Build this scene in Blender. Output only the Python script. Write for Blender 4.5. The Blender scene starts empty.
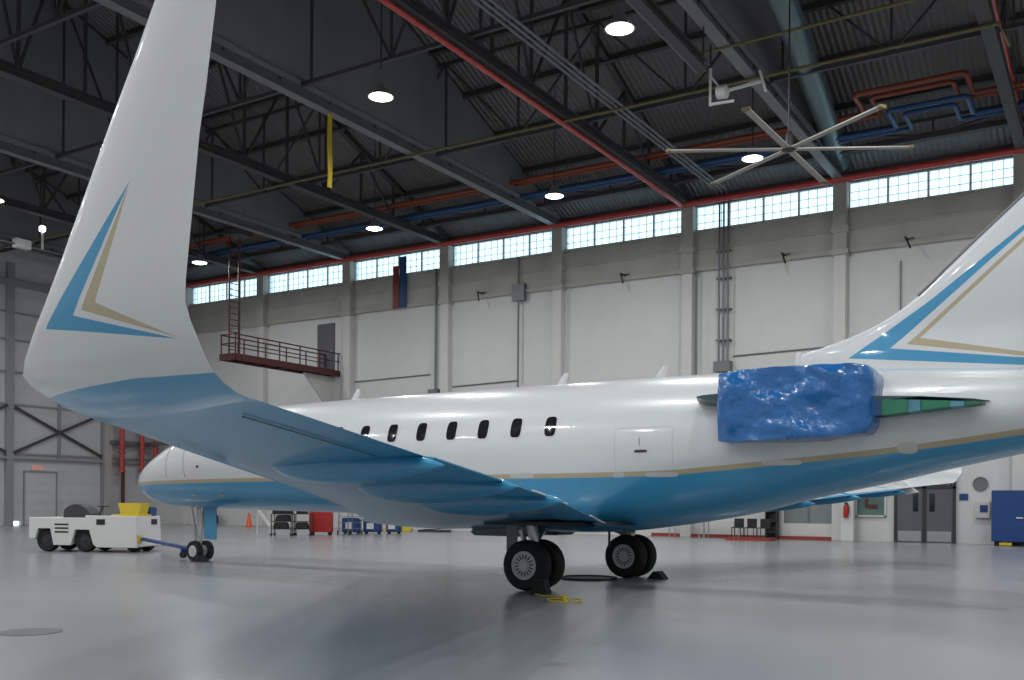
import bpy, math, random
from mathutils import Vector, Matrix
random.seed(7)
R = math.radians
scn = bpy.context.scene
col = scn.collection

# ------------------------------------------------------------------ camera
cd = bpy.data.cameras.new('camera'); cam = bpy.data.objects.new('camera', cd); col.objects.link(cam)
cd.sensor_width = 36; cd.lens = 36 * 985 / 1024; cd.shift_y = (503 - 340) / 1024
cd.clip_start = .05; cd.clip_end = 400
YAW = R(31.7)
vz = Vector((math.sin(YAW), -math.cos(YAW), 0)); vx = Vector((math.cos(YAW), math.sin(YAW), 0)); vy = Vector((0, 0, 1))
m = Matrix((vx, vy, vz)).transposed() @ Matrix.Rotation(R(.4), 3, 'Z')
cam.matrix_world = Matrix.Translation((0, 0, 1.6)) @ m.to_4x4()
scn.camera = cam

# ------------------------------------------------------------------ view, sky
scn.view_settings.view_transform = 'Standard'; scn.view_settings.look = 'None'
scn.view_settings.exposure = 0; scn.view_settings.gamma = 1; scn.view_settings.use_curve_mapping = False
w = bpy.data.worlds.new('sky'); scn.world = w; w.use_nodes = True
wn = w.node_tree.nodes; bgn = wn['Background']
bgn.inputs[0].default_value = (.72, .92, 1.0, 1); bgn.inputs[1].default_value = 2.3
LAMP_W = 430

# ------------------------------------------------------------------ helpers
MATS = {}
def mat(name, rgb, rough=.5, metal=0, coat=0, spec=.5, noise=0, nscale=6, bump=0, bscale=20, emit=None, estr=0):
    m = bpy.data.materials.new(name); m.use_nodes = True; MATS[name] = m
    nt = m.node_tree; b = nt.nodes['Principled BSDF']
    b.inputs['Base Color'].default_value = (*rgb, 1); b.inputs['Roughness'].default_value = rough
    b.inputs['Metallic'].default_value = metal; b.inputs['Coat Weight'].default_value = coat
    b.inputs['Coat Roughness'].default_value = .06; b.inputs['Specular IOR Level'].default_value = spec
    if noise or bump:
        tc = nt.nodes.new('ShaderNodeTexCoord')
    if noise:
        nz = nt.nodes.new('ShaderNodeTexNoise'); nz.inputs['Scale'].default_value = nscale; nz.inputs['Detail'].default_value = 4
        nt.links.new(tc.outputs['Object'], nz.inputs['Vector'])
        mx = nt.nodes.new('ShaderNodeMix'); mx.data_type = 'RGBA'
        nt.links.new(nz.outputs['Fac'], mx.inputs[0])
        mx.inputs[6].default_value = (*[c * (1 - noise) for c in rgb], 1)
        mx.inputs[7].default_value = (*[min(1, c * (1 + noise)) for c in rgb], 1)
        nt.links.new(mx.outputs[2], b.inputs['Base Color'])
    if bump:
        nb = nt.nodes.new('ShaderNodeTexNoise'); nb.inputs['Scale'].default_value = bscale
        nt.links.new(tc.outputs['Object'], nb.inputs['Vector'])
        bp = nt.nodes.new('ShaderNodeBump'); bp.inputs['Strength'].default_value = bump; bp.inputs['Distance'].default_value = .05
        nt.links.new(nb.outputs['Fac'], bp.inputs['Height']); nt.links.new(bp.outputs[0], b.inputs['Normal'])
    if emit:
        b.inputs['Emission Color'].default_value = (*emit, 1); b.inputs['Emission Strength'].default_value = estr
    return m

class NT:   # tiny node maths builder
    def __init__(s, m): s.nt = m.node_tree
    def math(s, op, a, b=None, c=None):
        n = s.nt.nodes.new('ShaderNodeMath'); n.operation = op
        for i, v in enumerate((a, b, c)):
            if v is None: continue
            if isinstance(v, (int, float)): n.inputs[i].default_value = v
            else: s.nt.links.new(v, n.inputs[i])
        return n.outputs[0]
    def xyz(s):
        tc = s.nt.nodes.new('ShaderNodeTexCoord'); sp = s.nt.nodes.new('ShaderNodeSeparateXYZ')
        s.nt.links.new(tc.outputs['Object'], sp.inputs[0]); return sp.outputs
    def poly(s, u, z, pts):      # mask of one convex polygon
        ar = sum(pts[i][0] * pts[(i + 1) % len(pts)][1] - pts[(i + 1) % len(pts)][0] * pts[i][1] for i in range(len(pts)))
        if ar < 0: pts = pts[::-1]
        out = None
        for i in range(len(pts)):
            (x0, y0), (x1, y1) = pts[i], pts[(i + 1) % len(pts)]
            a, b, c = -(y1 - y0), (x1 - x0), (y1 - y0) * x0 - (x1 - x0) * y0
            e = s.math('MULTIPLY_ADD', u, a, s.math('MULTIPLY_ADD', z, b, c))
            g = s.math('GREATER_THAN', e, 0)
            out = g if out is None else s.math('MULTIPLY', out, g)
        return out
    def mix(s, fac, A, B):
        mx = s.nt.nodes.new('ShaderNodeMix'); mx.data_type = 'RGBA'; s.nt.links.new(fac, mx.inputs[0])
        for i, v in ((6, A), (7, B)):
            if isinstance(v, tuple): mx.inputs[i].default_value = (*v, 1)
            else: s.nt.links.new(v, mx.inputs[i])
        return mx.outputs[2]

class MB:
    def __init__(s): s.v = []; s.f = []; s.m = []
    def add(s, vs, fs, mi=0):
        o = len(s.v); s.v += [tuple(v) for v in vs]; s.f += [tuple(i + o for i in f) for f in fs]; s.m += [mi] * len(fs); return s
    def box(s, x0, x1, y0, y1, z0, z1, mi=0):
        return s.add([(x, y, z) for x in (x0, x1) for y in (y0, y1) for z in (z0, z1)],
                     [(0, 1, 3, 2), (4, 6, 7, 5), (0, 4, 5, 1), (2, 3, 7, 6), (0, 2, 6, 4), (1, 5, 7, 3)], mi)
    def bar(s, p, q, w, h=None, mi=0, up=(0, 0, 1)):
        p, q = Vector(p), Vector(q); h = h or w; d = (q - p).normalized(); up = Vector(up)
        if abs(d.dot(up)) > .98: up = Vector((1, 0, 0))
        a = d.cross(up).normalized() * w / 2; b = a.cross(d).normalized() * h / 2
        vs = [c + i * a + j * b for c in (p, q) for i in (-1, 1) for j in (-1, 1)]
        return s.add(vs, [(0, 1, 3, 2), (4, 6, 7, 5), (0, 4, 5, 1), (2, 3, 7, 6), (0, 2, 6, 4), (1, 5, 7, 3)], mi)
    def tube(s, pts, r, n=10, mi=0, r2=None):
        pts = [Vector(p) for p in pts]; rings = []
        for i, p in enumerate(pts):
            d = (pts[min(i + 1, len(pts) - 1)] - pts[max(i - 1, 0)]).normalized()
            up = Vector((0, 0, 1)) if abs(d.z) < .9 else Vector((1, 0, 0))
            a = d.cross(up).normalized(); b = a.cross(d).normalized()
            rr = r if r2 is None else r + (r2 - r) * i / (len(pts) - 1)
            rings.append([p + rr * (math.cos(t) * a + math.sin(t) * b) for t in [2 * math.pi * k / n for k in range(n)]])
        return s.loft(rings, mi=mi)
    def loft(s, rings, mi=0, cap=True, closed=True):
        n = len(rings[0]); vs = [v for r in rings for v in r]; fs = []
        for i in range(len(rings) - 1):
            for k in range(n if closed else n - 1):
                k2 = (k + 1) % n; fs.append((i * n + k, i * n + k2, (i + 1) * n + k2, (i + 1) * n + k))
        if cap and closed: fs += [tuple(range(n))[::-1], tuple((len(rings) - 1) * n + k for k in range(n))]
        return s.add(vs, fs, mi)
    def lathe(s, prof, c, axis='z', n=24, mi=0):    # prof: (radius, along)
        rings = []
        for r, h in prof:
            ring = []
            for k in range(n):
                t = 2 * math.pi * k / n; a, b = r * math.cos(t), r * math.sin(t)
                ring.append({'z': (c[0] + a, c[1] + b, c[2] + h), 'y': (c[0] + a, c[1] + h, c[2] + b), 'x': (c[0] + h, c[1] + a, c[2] + b)}[axis])
            rings.append(ring)
        return s.loft(rings, mi=mi)
    def prism(s, pts, a0, a1, axis='y', mi=0):      # pts 2-D outline extruded
        f = {'y': lambda p, a: (p[0], a, p[1]), 'x': lambda p, a: (a, p[0], p[1]), 'z': lambda p, a: (p[0], p[1], a)}[axis]
        return s.loft([[f(p, a0) for p in pts], [f(p, a1) for p in pts]], mi=mi)
    def build(s, name, mats, parent=None, smooth=False, bevel=0, loc=None, rot=0, angle=35):
        me = bpy.data.meshes.new(name); me.from_pydata(s.v, [], s.f)
        mats = mats if isinstance(mats, (list, tuple)) else [mats]
        for mm in mats: me.materials.append(MATS[mm] if isinstance(mm, str) else mm)
        for p, i in zip(me.polygons, s.m): p.material_index = i
        import bmesh
        bm = bmesh.new(); bm.from_mesh(me); bmesh.ops.recalc_face_normals(bm, faces=bm.faces); bm.to_mesh(me); bm.free()
        o = bpy.data.objects.new(name, me); col.objects.link(o)
        if smooth:
            me.polygons.foreach_set('use_smooth', [True] * len(me.polygons))
            me.set_sharp_from_angle(angle=R(angle))
        if parent: o.parent = parent
        if loc: o.location = loc
        if rot: o.rotation_euler.z = rot
        if bevel:
            b = o.modifiers.new('bevel', 'BEVEL'); b.width = bevel; b.segments = 2; b.limit_method = 'ANGLE'
        return o

def tag(o, label, cat, group=None, kind=None):
    o['label'] = label; o['category'] = cat
    if group: o['group'] = group
    if kind: o['kind'] = kind
    return o
def thing(name, label, cat, loc=(0, 0, 0), rz=0, group=None):
    o = bpy.data.objects.new(name, None); col.objects.link(o); o.location = loc; o.rotation_euler.z = rz
    o.empty_display_size = .2
    return tag(o, label, cat, group)
def struct(o): o['kind'] = 'structure'; return o
def copy_tree(o, parent=None):
    c = o.copy(); col.objects.link(c)
    if parent: c.parent = parent
    for ch in list(o.children): copy_tree(ch, c)
    return c
def interp(tab, x):     # monotone cubic through (x, y) table
    n = len(tab)
    if x <= tab[0][0]: return tab[0][1]
    if x >= tab[-1][0]: return tab[-1][1]
    def sl(i): return (tab[i + 1][1] - tab[i][1]) / (tab[i + 1][0] - tab[i][0])
    def tg(i):
        if i == 0: return sl(0)
        if i == n - 1: return sl(n - 2)
        a, b = sl(i - 1), sl(i)
        return 0 if a * b <= 0 else 2 * a * b / (a + b)
    for i in range(n - 1):
        if x <= tab[i + 1][0]:
            h = tab[i + 1][0] - tab[i][0]; t = (x - tab[i][0]) / h
            return ((2*t**3 - 3*t*t + 1) * tab[i][1] + (t**3 - 2*t*t + t) * h * tg(i) + (-2*t**3 + 3*t*t) * tab[i + 1][1] + (t**3 - t*t) * h * tg(i + 1))

# ------------------------------------------------------------------ materials
WHITE = (.58, .60, .61); BLUE = (.032, .25, .45); GOLD = (.40, .34, .22)
mat('white_paint', WHITE, .3, coat=.6)
mat('blue_paint', BLUE, .3, coat=.7)
mat('blue_flap_shade', BLUE, .55)  # same livery blue, gloss removed so the flap underside looks shaded
mat('wing_blue', BLUE, .38, coat=.3, spec=.4)
mat('teal_dark', (.02, .06, .08), .35, coat=.4)
mat('masking_film', (.48, .48, .45), .35)
mat('seam', (.38, .38, .38), .6)
mat('window_glass', (.012, .013, .015), .08, coat=1)
mat('rubber', (.012, .012, .013), .75, bump=.1, bscale=60)
mat('bare_metal', (.42, .43, .44), .3, .8)
mat('dark_metal', (.04, .04, .045), .5, .3)
mat('white_metal', (.62, .62, .61), .4)
mat('red_paint', (.46, .045, .035), .4, coat=.3, noise=.2)
mat('orange_pipe', (.22, .045, .02), .5)
mat('blue_pipe', (.012, .06, .17), .5)
mat('yellow_paint', (.60, .45, .03), .5)
mat('yellow_pipe', (.13, .11, .04), .5)
mat('rust_paint', (.09, .022, .02), .6, noise=.3, nscale=4)
mat('roof_steel', (.05, .048, .052), .6, noise=.2, nscale=2)
mat('frame_grey', (.27, .27, .275), .5)
mat('grey_steel', (.16, .165, .175), .45, .2, noise=.2, nscale=2)
mat('sheet_metal', (.24, .24, .25), .5, .2, noise=.18, nscale=.7)
mat('duct_metal', (.11, .17, .19), .35, .4, noise=.15, nscale=3)
mat('concrete', (.40, .39, .355), .8, noise=.25, nscale=.7)
mat('pale_plaster', (.58, .57, .55), .7, noise=.06, nscale=1.5)
mat('grey_door', (.10, .10, .115), .5)
mat('blue_box', (.006, .05, .19), .45, noise=.1)
mat('wrap_blue', (.010, .12, .36), .17, coat=.4, bump=.65, bscale=6)
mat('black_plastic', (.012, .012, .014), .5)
mat('red_box', (.40, .02, .015), .45)
mat('cone_orange', (.75, .10, .02), .5)
mat('mat_red', (.28, .05, .04), .8)
mat('board_grey', (.20, .22, .22), .4, noise=.15)
mat('green_glass', (.10, .17, .15), .1, coat=1)
mat('green_primer', (.02, .17, .09), .5, noise=.4, nscale=3)
mat('cyan_primer', (.09, .28, .36), .4)
mat('tyre_hub', (.55, .56, .57), .45, .15)
mat('exit_red', (.4, .05, .04), .5, emit=(1, .15, .08), estr=.6)
mat('lens', (1, 1, 1), .5, emit=(1, 1, 1), estr=9)
mat('fan_metal', (.30, .29, .26), .45, .3)
mat('stain', (.10, .10, .105), .6)

# floor: glossy epoxy with faint mottling
fm = mat('floor_epoxy', (.30, .31, .32), .17)
nt = fm.node_tree; b = nt.nodes['Principled BSDF']; tc = nt.nodes.new('ShaderNodeTexCoord')
n1 = nt.nodes.new('ShaderNodeTexNoise'); n1.inputs['Scale'].default_value = .16; n1.inputs['Detail'].default_value = 2; nt.links.new(tc.outputs['Object'], n1.inputs['Vector'])
cr = nt.nodes.new('ShaderNodeValToRGB'); cr.color_ramp.elements[0].color = (.235, .245, .255, 1); cr.color_ramp.elements[1].color = (.31, .32, .33, 1)
cr.color_ramp.elements[0].position = .3; cr.color_ramp.elements[1].position = .7
nt.links.new(n1.outputs['Fac'], cr.inputs[0]); nt.links.new(cr.outputs[0], b.inputs['Base Color'])
r2 = nt.nodes.new('ShaderNodeMapRange'); r2.inputs['To Min'].default_value = .21; r2.inputs['To Max'].default_value = .25
nt.links.new(n1.outputs['Fac'], r2.inputs[0]); nt.links.new(r2.outputs[0], b.inputs['Roughness'])
b.inputs['Specular IOR Level'].default_value = .6

def corrugated(name, rgb, axis, scale, strength, rough=.55, noise=.1):
    m = mat(name, rgb, rough, noise=noise, nscale=1.2); nt = m.node_tree; b = nt.nodes['Principled BSDF']
    tc = nt.nodes.new('ShaderNodeTexCoord'); wv = nt.nodes.new('ShaderNodeTexWave'); wv.bands_direction = axis
    wv.inputs['Scale'].default_value = scale; nt.links.new(tc.outputs['Object'], wv.inputs['Vector'])
    bp = nt.nodes.new('ShaderNodeBump'); bp.inputs['Strength'].default_value = strength; bp.inputs['Distance'].default_value = .06
    nt.links.new(wv.outputs['Fac'], bp.inputs['Height']); nt.links.new(bp.outputs[0], b.inputs['Normal']); return m
corrugated('roof_deck', (.135, .13, .135), 'X', 1.3, .8, .5)
corrugated('wall_panel', (.60, .60, .59), 'Z', .25, .08, .6, .05)
corrugated('door_panel', (.52, .52, .53), 'Z', .5, .2, .6, .08)

# window panes: wired glass that lets the sky through
gm = bpy.data.materials.new('wired_glass'); gm.use_nodes = True; MATS['wired_glass'] = gm
nt = gm.node_tree; out = nt.nodes['Material Output']; nt.nodes.remove(nt.nodes['Principled BSDF'])
tr = nt.nodes.new('ShaderNodeBsdfTransparent'); tl = nt.nodes.new('ShaderNodeBsdfTranslucent'); gl = nt.nodes.new('ShaderNodeBsdfGlossy')
tr.inputs[0].default_value = (.9, .97, 1, 1); gl.inputs['Roughness'].default_value = .15; tl.inputs[0].default_value = (.8, .9, .95, 1)
m1 = nt.nodes.new('ShaderNodeMixShader'); m1.inputs[0].default_value = .35; nt.links.new(tr.outputs[0], m1.inputs[1]); nt.links.new(tl.outputs[0], m1.inputs[2])
m2 = nt.nodes.new('ShaderNodeMixShader'); m2.inputs[0].default_value = .04; nt.links.new(m1.outputs[0], m2.inputs[1]); nt.links.new(gl.outputs[0], m2.inputs[2])
nt.links.new(m2.outputs[0], out.inputs[0])

# fuselage paint: blue belly, gold line, white above; boundary follows a curve along the body
def fuselage_paint():
    m = mat('fuselage_paint', WHITE, .3, coat=.6); g = NT(m); X, Y, Z = g.xyz()
    fc = g.nt.nodes.new('ShaderNodeFloatCurve'); cv = fc.mapping.curves[0]
    pts = [(-15, 2.05), (-8, 2.11), (-1, 2.12), (1.1, 2.135), (2.4, 2.16), (3, 2.205), (4.65, 2.34), (6.2, 2.50), (8, 2.75), (10, 3.05), (13, 3.6)]
    def nx(u): return (u + 16) / 32
    def nz(z): return (z - 1.5) / 3
    cv.points[0].location = (nx(-16), nz(2.05)); cv.points[1].location = (nx(16), nz(4))
    for u, z in pts: cv.points.new(nx(u), nz(z))
    fc.mapping.update(); 
    xin = g.math('DIVIDE', g.math('ADD', X, 16), 32); g.nt.links.new(xin, fc.inputs['Value'])
    zb = g.math('MULTIPLY_ADD', fc.outputs[0], 3, 1.5)
    d = g.math('SUBTRACT', Z, zb)
    below = g.math('LESS_THAN', d, -.045); gold = g.math('LESS_THAN', g.math('ABSOLUTE', g.math('ADD', d, 0)), .045)
    c = g.mix(below, WHITE, BLUE); c = g.mix(gold, c, GOLD)
    g.nt.links.new(c, g.nt.nodes['Principled BSDF'].inputs['Base Color']); return m
fuselage_paint()

def chevron_paint(name, blues, golds, base=WHITE, extra=None):
    m = mat(name, base, .3, coat=.5); g = NT(m); X, Y, Z = g.xyz(); c = base
    for rgb, polys in ((BLUE, blues), (GOLD, golds)):
        for p in polys: c = g.mix(g.poly(X, Z, p), c, rgb)
    if extra: c = extra(g, X, Y, Z, c)
    g.nt.links.new(c, g.nt.nodes['Principled BSDF'].inputs['Base Color']); return m
# fin livery
T, I = (5.15, 4.13), (5.84, 4.25); G, GI = (6.10, 4.30), (6.31, 4.39)
def along(p, q, t): return (p[0] + (q[0] - p[0]) * t, p[1] + (q[1] - p[1]) * t)
chevron_paint('fin_paint',
    [[T, (6.47, 5.0), (6.56, 4.86), I], [(6.47, 5.0), (7.85, 6.04), (7.85, 5.95), (6.56, 4.86)], [(7.84, 6.033), (9.6, 7.36), (9.6, 7.30), (7.84, 5.942)], [T, I, along(I, (7.86, 3.94), 1.5), along(T, (7.86, 3.82), 1.38)]],
    [[G, along(G, (7.85, 5.85), 1.8), along(GI, (7.85, 5.77), 1.9), GI], [G, GI, along(GI, (7.86, 4.03), 1.3), along(G, (7.86, 3.965), 1.27)]])
# winglet livery
wt, wo, wr, wi = (4.59, 3.47), (3.50, 2.72), (4.70, 2.57), (3.85, 2.77)
go, gi, gr = (3.95, 2.795), (4.10, 2.825), (4.70, 2.58)
chevron_paint('winglet_paint', [[wo, wt, along(wi, wt, .995), wi], [wo, wi, along(wi, wr, .995), wr]],
    [[go, along(go, wt, .93), along(gi, wt, .93), gi], [go, gi, gr, along(go, gr, .97)]],
    extra=lambda g, X, Y, Z, c: g.mix(g.math('LESS_THAN', Z, g.math('MINIMUM', g.math('MULTIPLY_ADD', X, .05, 2.18), 2.385)), c, BLUE))

# ------------------------------------------------------------------ the hangar shell
D = 46.0; XL = -58.5; XR = 9.0; YN = -13.0
BAY = 7.3; XC = [-10.85 - BAY * k for k in range(-2, 7)]        # column lines 3.75 .. -54.65
ZCH = 16.25; SL = .36; YR = 12.0
def roofz(y): return ZCH + .45 + SL * (D - y) if y > YR else ZCH + .45 + SL * (D - YR) - SL * (YR - y)
struct(MB().box(XL - .3, XR + .3, YN - .3, D + .5, -.3, 0).build('floor', 'floor_epoxy'))
rf = MB()
for a, c in (((D + .6), YR), (YR, YN - .5)):
    z0, z1 = roofz(a), roofz(c)
    rf.add([(XL - .4, a, z0), (XR + .4, a, z0), (XR + .4, c, z1), (XL - .4, c, z1), (XL - .4, a, z0 + .25), (XR + .4, a, z0 + .25), (XR + .4, c, z1 + .25), (XL - .4, c, z1 + .25)],
           [(0, 1, 2, 3), (4, 7, 6, 5), (0, 4, 5, 1), (2, 6, 7, 3), (1, 5, 6, 2), (0, 3, 7, 4)])
struct(rf.build('ceiling', 'roof_deck'))
# window wall
wf = MB(); wf.box(XL, XR, D, D + .35, 0, 13.05); struct(wf.build('wall_far', 'wall_panel'))
cb = MB(); cb.box(XL, XR, D - .12, D + .35, 13.05, 15.0)
cb.box(XL, XR, D - .22, D - .12, 13.02, 13.22); cb.box(XL, XR, D - .20, D - .12, 14.05, 14.15); cb.box(XL, XR, D - .24, D - .12, 14.88, 15.02)
struct(cb.build('trim_1', 'concrete')); struct(MB().box(XL, XR, D - .1, D + .35, 16.25, 16.95).build('trim_2', 'roof_steel'))
for i, x in enumerate(XC):
    p = MB(); p.box(x - .27, x + .27, D - .45, D, 0, 12.95); struct(p.build('trim_%d' % (3 + i), 'pale_plaster', bevel=.02))
    q = MB(); q.box(x - .30, x + .30, D - .5, D + .35, 12.95, 16.2); q.box(x - .38, x + .38, D - .56, D, 13.9, 14.2); q.box(x - .38, x + .38, D - .56, D, 12.9, 13.15)
    struct(q.build('trim_%d' % (20 + i), 'concrete'))
edges = [XL] + sorted(XC) + [XR]
for i in range(len(edges) - 1):
    a, c = edges[i] + .3, edges[i + 1] - .3
    if c - a < .5: struct(MB().box(edges[i], edges[i + 1], D - .05, D + .35, 15, 16.25).build('trim_%d' % (40 + i), 'concrete')); continue
    fr = MB(); y0, y1 = D + .02, D + .14
    fr.box(a, c, y0, y1, 15.0, 15.07); fr.box(a, c, y0, y1, 16.19, 16.25)
    ns = max(1, round((c - a) / 1.67)); sw = (c - a) / ns
    for k in range(ns + 1): fr.box(a + k * sw - .045, a + k * sw + .045, y0 - .02, y1, 15, 16.25)
    for k in range(ns):
        for j in range(1, 4): fr.box(a + k * sw + j * sw / 4 - .009, a + k * sw + j * sw / 4 + .009, y0 + .04, y1 - .02, 15.05, 16.2)
    for z in (15.42, 15.80): fr.box(a, c, y0 + .04, y1 - .02, z - .009, z + .009)
    fo = fr.build('window_%d' % (i + 1), 'white_metal'); struct(fo)
    MB().box(a, c, D + .08, D + .086, 15.03, 16.22).build('pane', 'wired_glass', fo)
# left end wall: siding, girts, lattice bracing
def gable(x0, x1, name):
    pts = [(YN, 0), (D + .35, 0), (D + .35, 16.9), (YR, roofz(YR) + .1), (YN, roofz(YN) + .1)]
    o = MB().prism(pts, x0, x1, 'x').build(name, 'door_panel' if x0 < 0 else 'wall_panel'); struct(o)
# daylight slot below the hangar door stays open
pts_lo = [(YN, 0), (35.68, 0), (35.68, .26), (36.3, .26), (36.3, 0), (D + .35, 0), (D + .35, 16.9), (YR, roofz(YR) + .1), (YN, roofz(YN) + .1)]
wl = MB()
n = len(pts_lo)
vs = [(x, y, z) for x in (XL - .3, XL) for y, z in pts_lo]
wl.add(vs, [tuple(range(n)), tuple(range(2 * n - 1, n - 1, -1))] + [(k, (k + 1) % n, n + (k + 1) % n, n + k) for k in range(n)])
struct(wl.build('wall_left', 'door_panel'))
gable(XR, XR + .3, 'wall_right')
struct(MB().box(XL, XR, YN - .3, YN, 0, roofz(YN) + .1).build('wall_near', 'wall_panel'))
gl = MB()
for y in (28.8, 35.4, 42.1): gl.box(XL, XL + .28, y - .22, y + .22, 0, 16.2)
for z in (4.45, 7.5, 9.5, 11.5, 13.2): gl.box(XL, XL + .12, 12, D, z - .06, z + .06)
gl.box(XL, XL + .3, 12, D, 4.1, 4.25); gl.box(XL, XL + .3, 12, D, 14.8, 15.2)
gl.box(XL, XL + .14, 38.7, 38.9, 4.2, 15)
struct(gl.build('trim_50', 'frame_grey'))
x = XL + .18; br = MB()
for a, c in ((35.4, 42.1), (28.8, 35.4)):
    br.bar((x, a + .2, 7.4), (x, c - .2, 4.5), .1, .16); br.bar((x + .12, a + .2, 4.5), (x + .12, c - .2, 7.4), .1, .16)
struct(br.build('trim_51', 'roof_steel'))
struct(MB().box(XL, XL + .4, 42.0, 42.5, 0, 14.8).build('trim_52', 'concrete'))
d = MB(); d.box(XL, XL + .08, 36.4, 36.5, 0, 3.35); d.box(XL, XL + .08, 38.6, 38.7, 0, 3.35); d.box(XL, XL + .08, 36.4, 38.7, 3.3, 3.42)
do = d.build('door_1', 'frame_grey'); struct(do); MB().box(XL + .01, XL + .05, 36.5, 38.6, .02, 3.3).build('door_leaf', 'door_panel', do)
e = MB().box(0, .1, -.42, .42, -.16, .16).build('exit_sign', 'white_metal', loc=(XL + .02, 37.3, 3.62)); tag(e, 'red lit exit sign above the hangar door at far left', 'sign')
tx = bpy.data.curves.new('exit_letters', 'FONT'); tx.body = 'EXIT'; tx.size = .34; tx.extrude = .004; tx.align_x = 'CENTER'; tx.align_y = 'CENTER'
tmp = bpy.data.objects.new('tmp', tx); tm = bpy.data.meshes.new_from_object(tmp); bpy.data.objects.remove(tmp)
to = bpy.data.objects.new('exit_letters', tm); col.objects.link(to); to.data.materials.clear(); to.data.materials.append(MATS['exit_red']); to.parent = e
to.location = (.11, 0, 0); to.rotation_euler = (R(90), 0, R(90))

# ------------------------------------------------------------------ roof steel
truss_names = ['at the far left end', 'behind the upturned winglet', 'left of the catwalk ladder', 'right of the catwalk', 'over the orange and blue banner', 'above the yellow strap', 'above the red pipe run', 'beside the big round duct', 'at the right edge', 'out past the right edge']
sheets = {-54.65, -40.05, -25.45, -10.85}
for i, x in enumerate(sorted(XC)):
    sheeted = any(abs(x - s) < .1 for s in sheets)
    t = thing('roof_truss', ('sheet-covered' if sheeted else 'open web') + ' roof truss ' + truss_names[i] + ', column line %s' % ['one', 'two', 'three', 'four', 'five', 'six', 'seven', 'eight', 'nine'][i] + ' from the left', 'roof truss', (x, D, ZCH), 0, 'roof trusses')
    yb = YR - D
    bc = MB(); hh_ = .6 if sheeted else .35; bc.box(-.2, .2, yb * 1.0 - 20, -.1, -.03, .03); bc.box(-.2, .2, yb - 20, -.1, hh_ - .03, hh_ + .03); bc.box(-.03, .03, yb - 20, -.1, 0, hh_)
    bc.build('bottom_chord', 'grey_steel' if sheeted else 'roof_steel', t)
    tc_ = MB(); tc_.bar((0, .1, .35), (0, yb, .25 + SL * (-yb)), .25, .25); tc_.bar((0, yb, .25 - SL * yb), (0, yb - 20, .25 - SL * yb - SL * 20), .25, .25)
    tc_.build('top_chord', 'roof_steel', t)
    wb = MB(); k = 0; ys = [-2.5 - 2.6 * j for j in range(19)]
    for j, y in enumerate(ys):
        zt = roofz(D + y) - ZCH - .25
        wb.bar((0, y, .3), (0, y, zt), .09, .12)
        if j + 1 < len(ys):
            zt2 = roofz(D + ys[j + 1]) - ZCH - .25
            if j % 2: wb.bar((0, y, .3), (0, ys[j + 1], zt2), .08, .1)
            else: wb.bar((0, y, zt), (0, ys[j + 1], .3), .08, .1)
    wb.build('web', 'roof_steel', t)
    if sheeted:
        sh = MB(); sh.prism([(-.3, .38), (yb - 20, .38), (yb - 20, .2 - SL * yb - SL * 20), (yb, .2 - SL * yb), (-.3, .5)], .10, .14, 'x')
        sh.build('draft_curtain', 'sheet_metal', t)
# purlins and cross bracing along X
k = 0
pos = ['nearest the window wall', 'second from the window wall', 'third from the window wall', 'fourth from the window wall', 'fifth from the window wall', 'sixth from the window wall', 'seventh from the window wall', 'eighth from the window wall', 'ninth from the window wall', 'tenth from the window wall', 'eleventh from the window wall', 'twelfth from the window wall']
for j in range(12):
    y = D - 1.6 - 2.6 * j; z = roofz(y) - .12
    p = MB(); p.box(XL, XR, -.05, .05, -.13, .13); p.box(XL, XR, -.12, .12, -.15, -.13)
    tag(p.build('roof_purlin', 'roof_steel', loc=(0, y, z)), 'dark steel purlin under the roof deck, ' + pos[j], 'purlin', 'roof purlins')
for j, y in enumerate((43.2, 34.6, 26.3, 18.8)):
    t = thing('bracing_truss', 'dark lattice bracing truss running lengthwise, ' + pos[j], 'truss', (0, y, ZCH), 0, 'lengthwise bracing trusses')
    zt = roofz(y) - ZCH - .3
    c = MB(); c.bar((XL + .35, 0, .45), (XR - .05, 0, .45), .14, .14); c.bar((XL + .35, 0, zt), (XR - .05, 0, zt), .14, .14); c.build('chord', 'roof_steel', t)
    wb = MB(); x = XL + .8; up = True
    while x < XR - 3.65:
        wb.bar((x, 0, .45 if up else zt), (x + 3.65, 0, zt if up else .45), .08, .08); wb.bar((x, 0, .45), (x, 0, zt), .08, .08); x += 3.65; up = not up
    wb.build('web', 'roof_steel', t)

# ------------------------------------------------------------------ lamps
def make_lamp():
    t = thing('high_bay_lamp', '', 'lamp')
    MB().lathe([(.05, .45), (.16, .42), (.2, .2), (.42, .02), (.44, 0), (.40, 0)], (0, 0, 0)).build('housing', 'bare_metal', t, smooth=True)
    MB().lathe([(.02, -.05), (.25, -.045), (.39, .0), (.39, .01)], (0, 0, 0)).build('lens', 'lens', t, smooth=True)
    MB().tube([(0, 0, .15), (0, 0, 1.5)], .025, 8).build('rod', 'dark_metal', t)
    ld = bpy.data.lights.new('lamp_light', 'AREA'); ld.shape = 'DISK'; ld.size = .75; ld.energy = LAMP_W; ld.color = (.97, .985, 1)
    lo = bpy.data.objects.new('lamp_light', ld); col.objects.link(lo); lo.parent = t; lo.location = (0, 0, -.08)
    return t
lamp0 = make_lamp(); first = True
rown = {37.5: 'in the row nearest the windows', 25.3: 'in the second row from the windows', 13.1: 'in the third row from the windows', 1.0: 'in the row over the photographer'}
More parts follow.
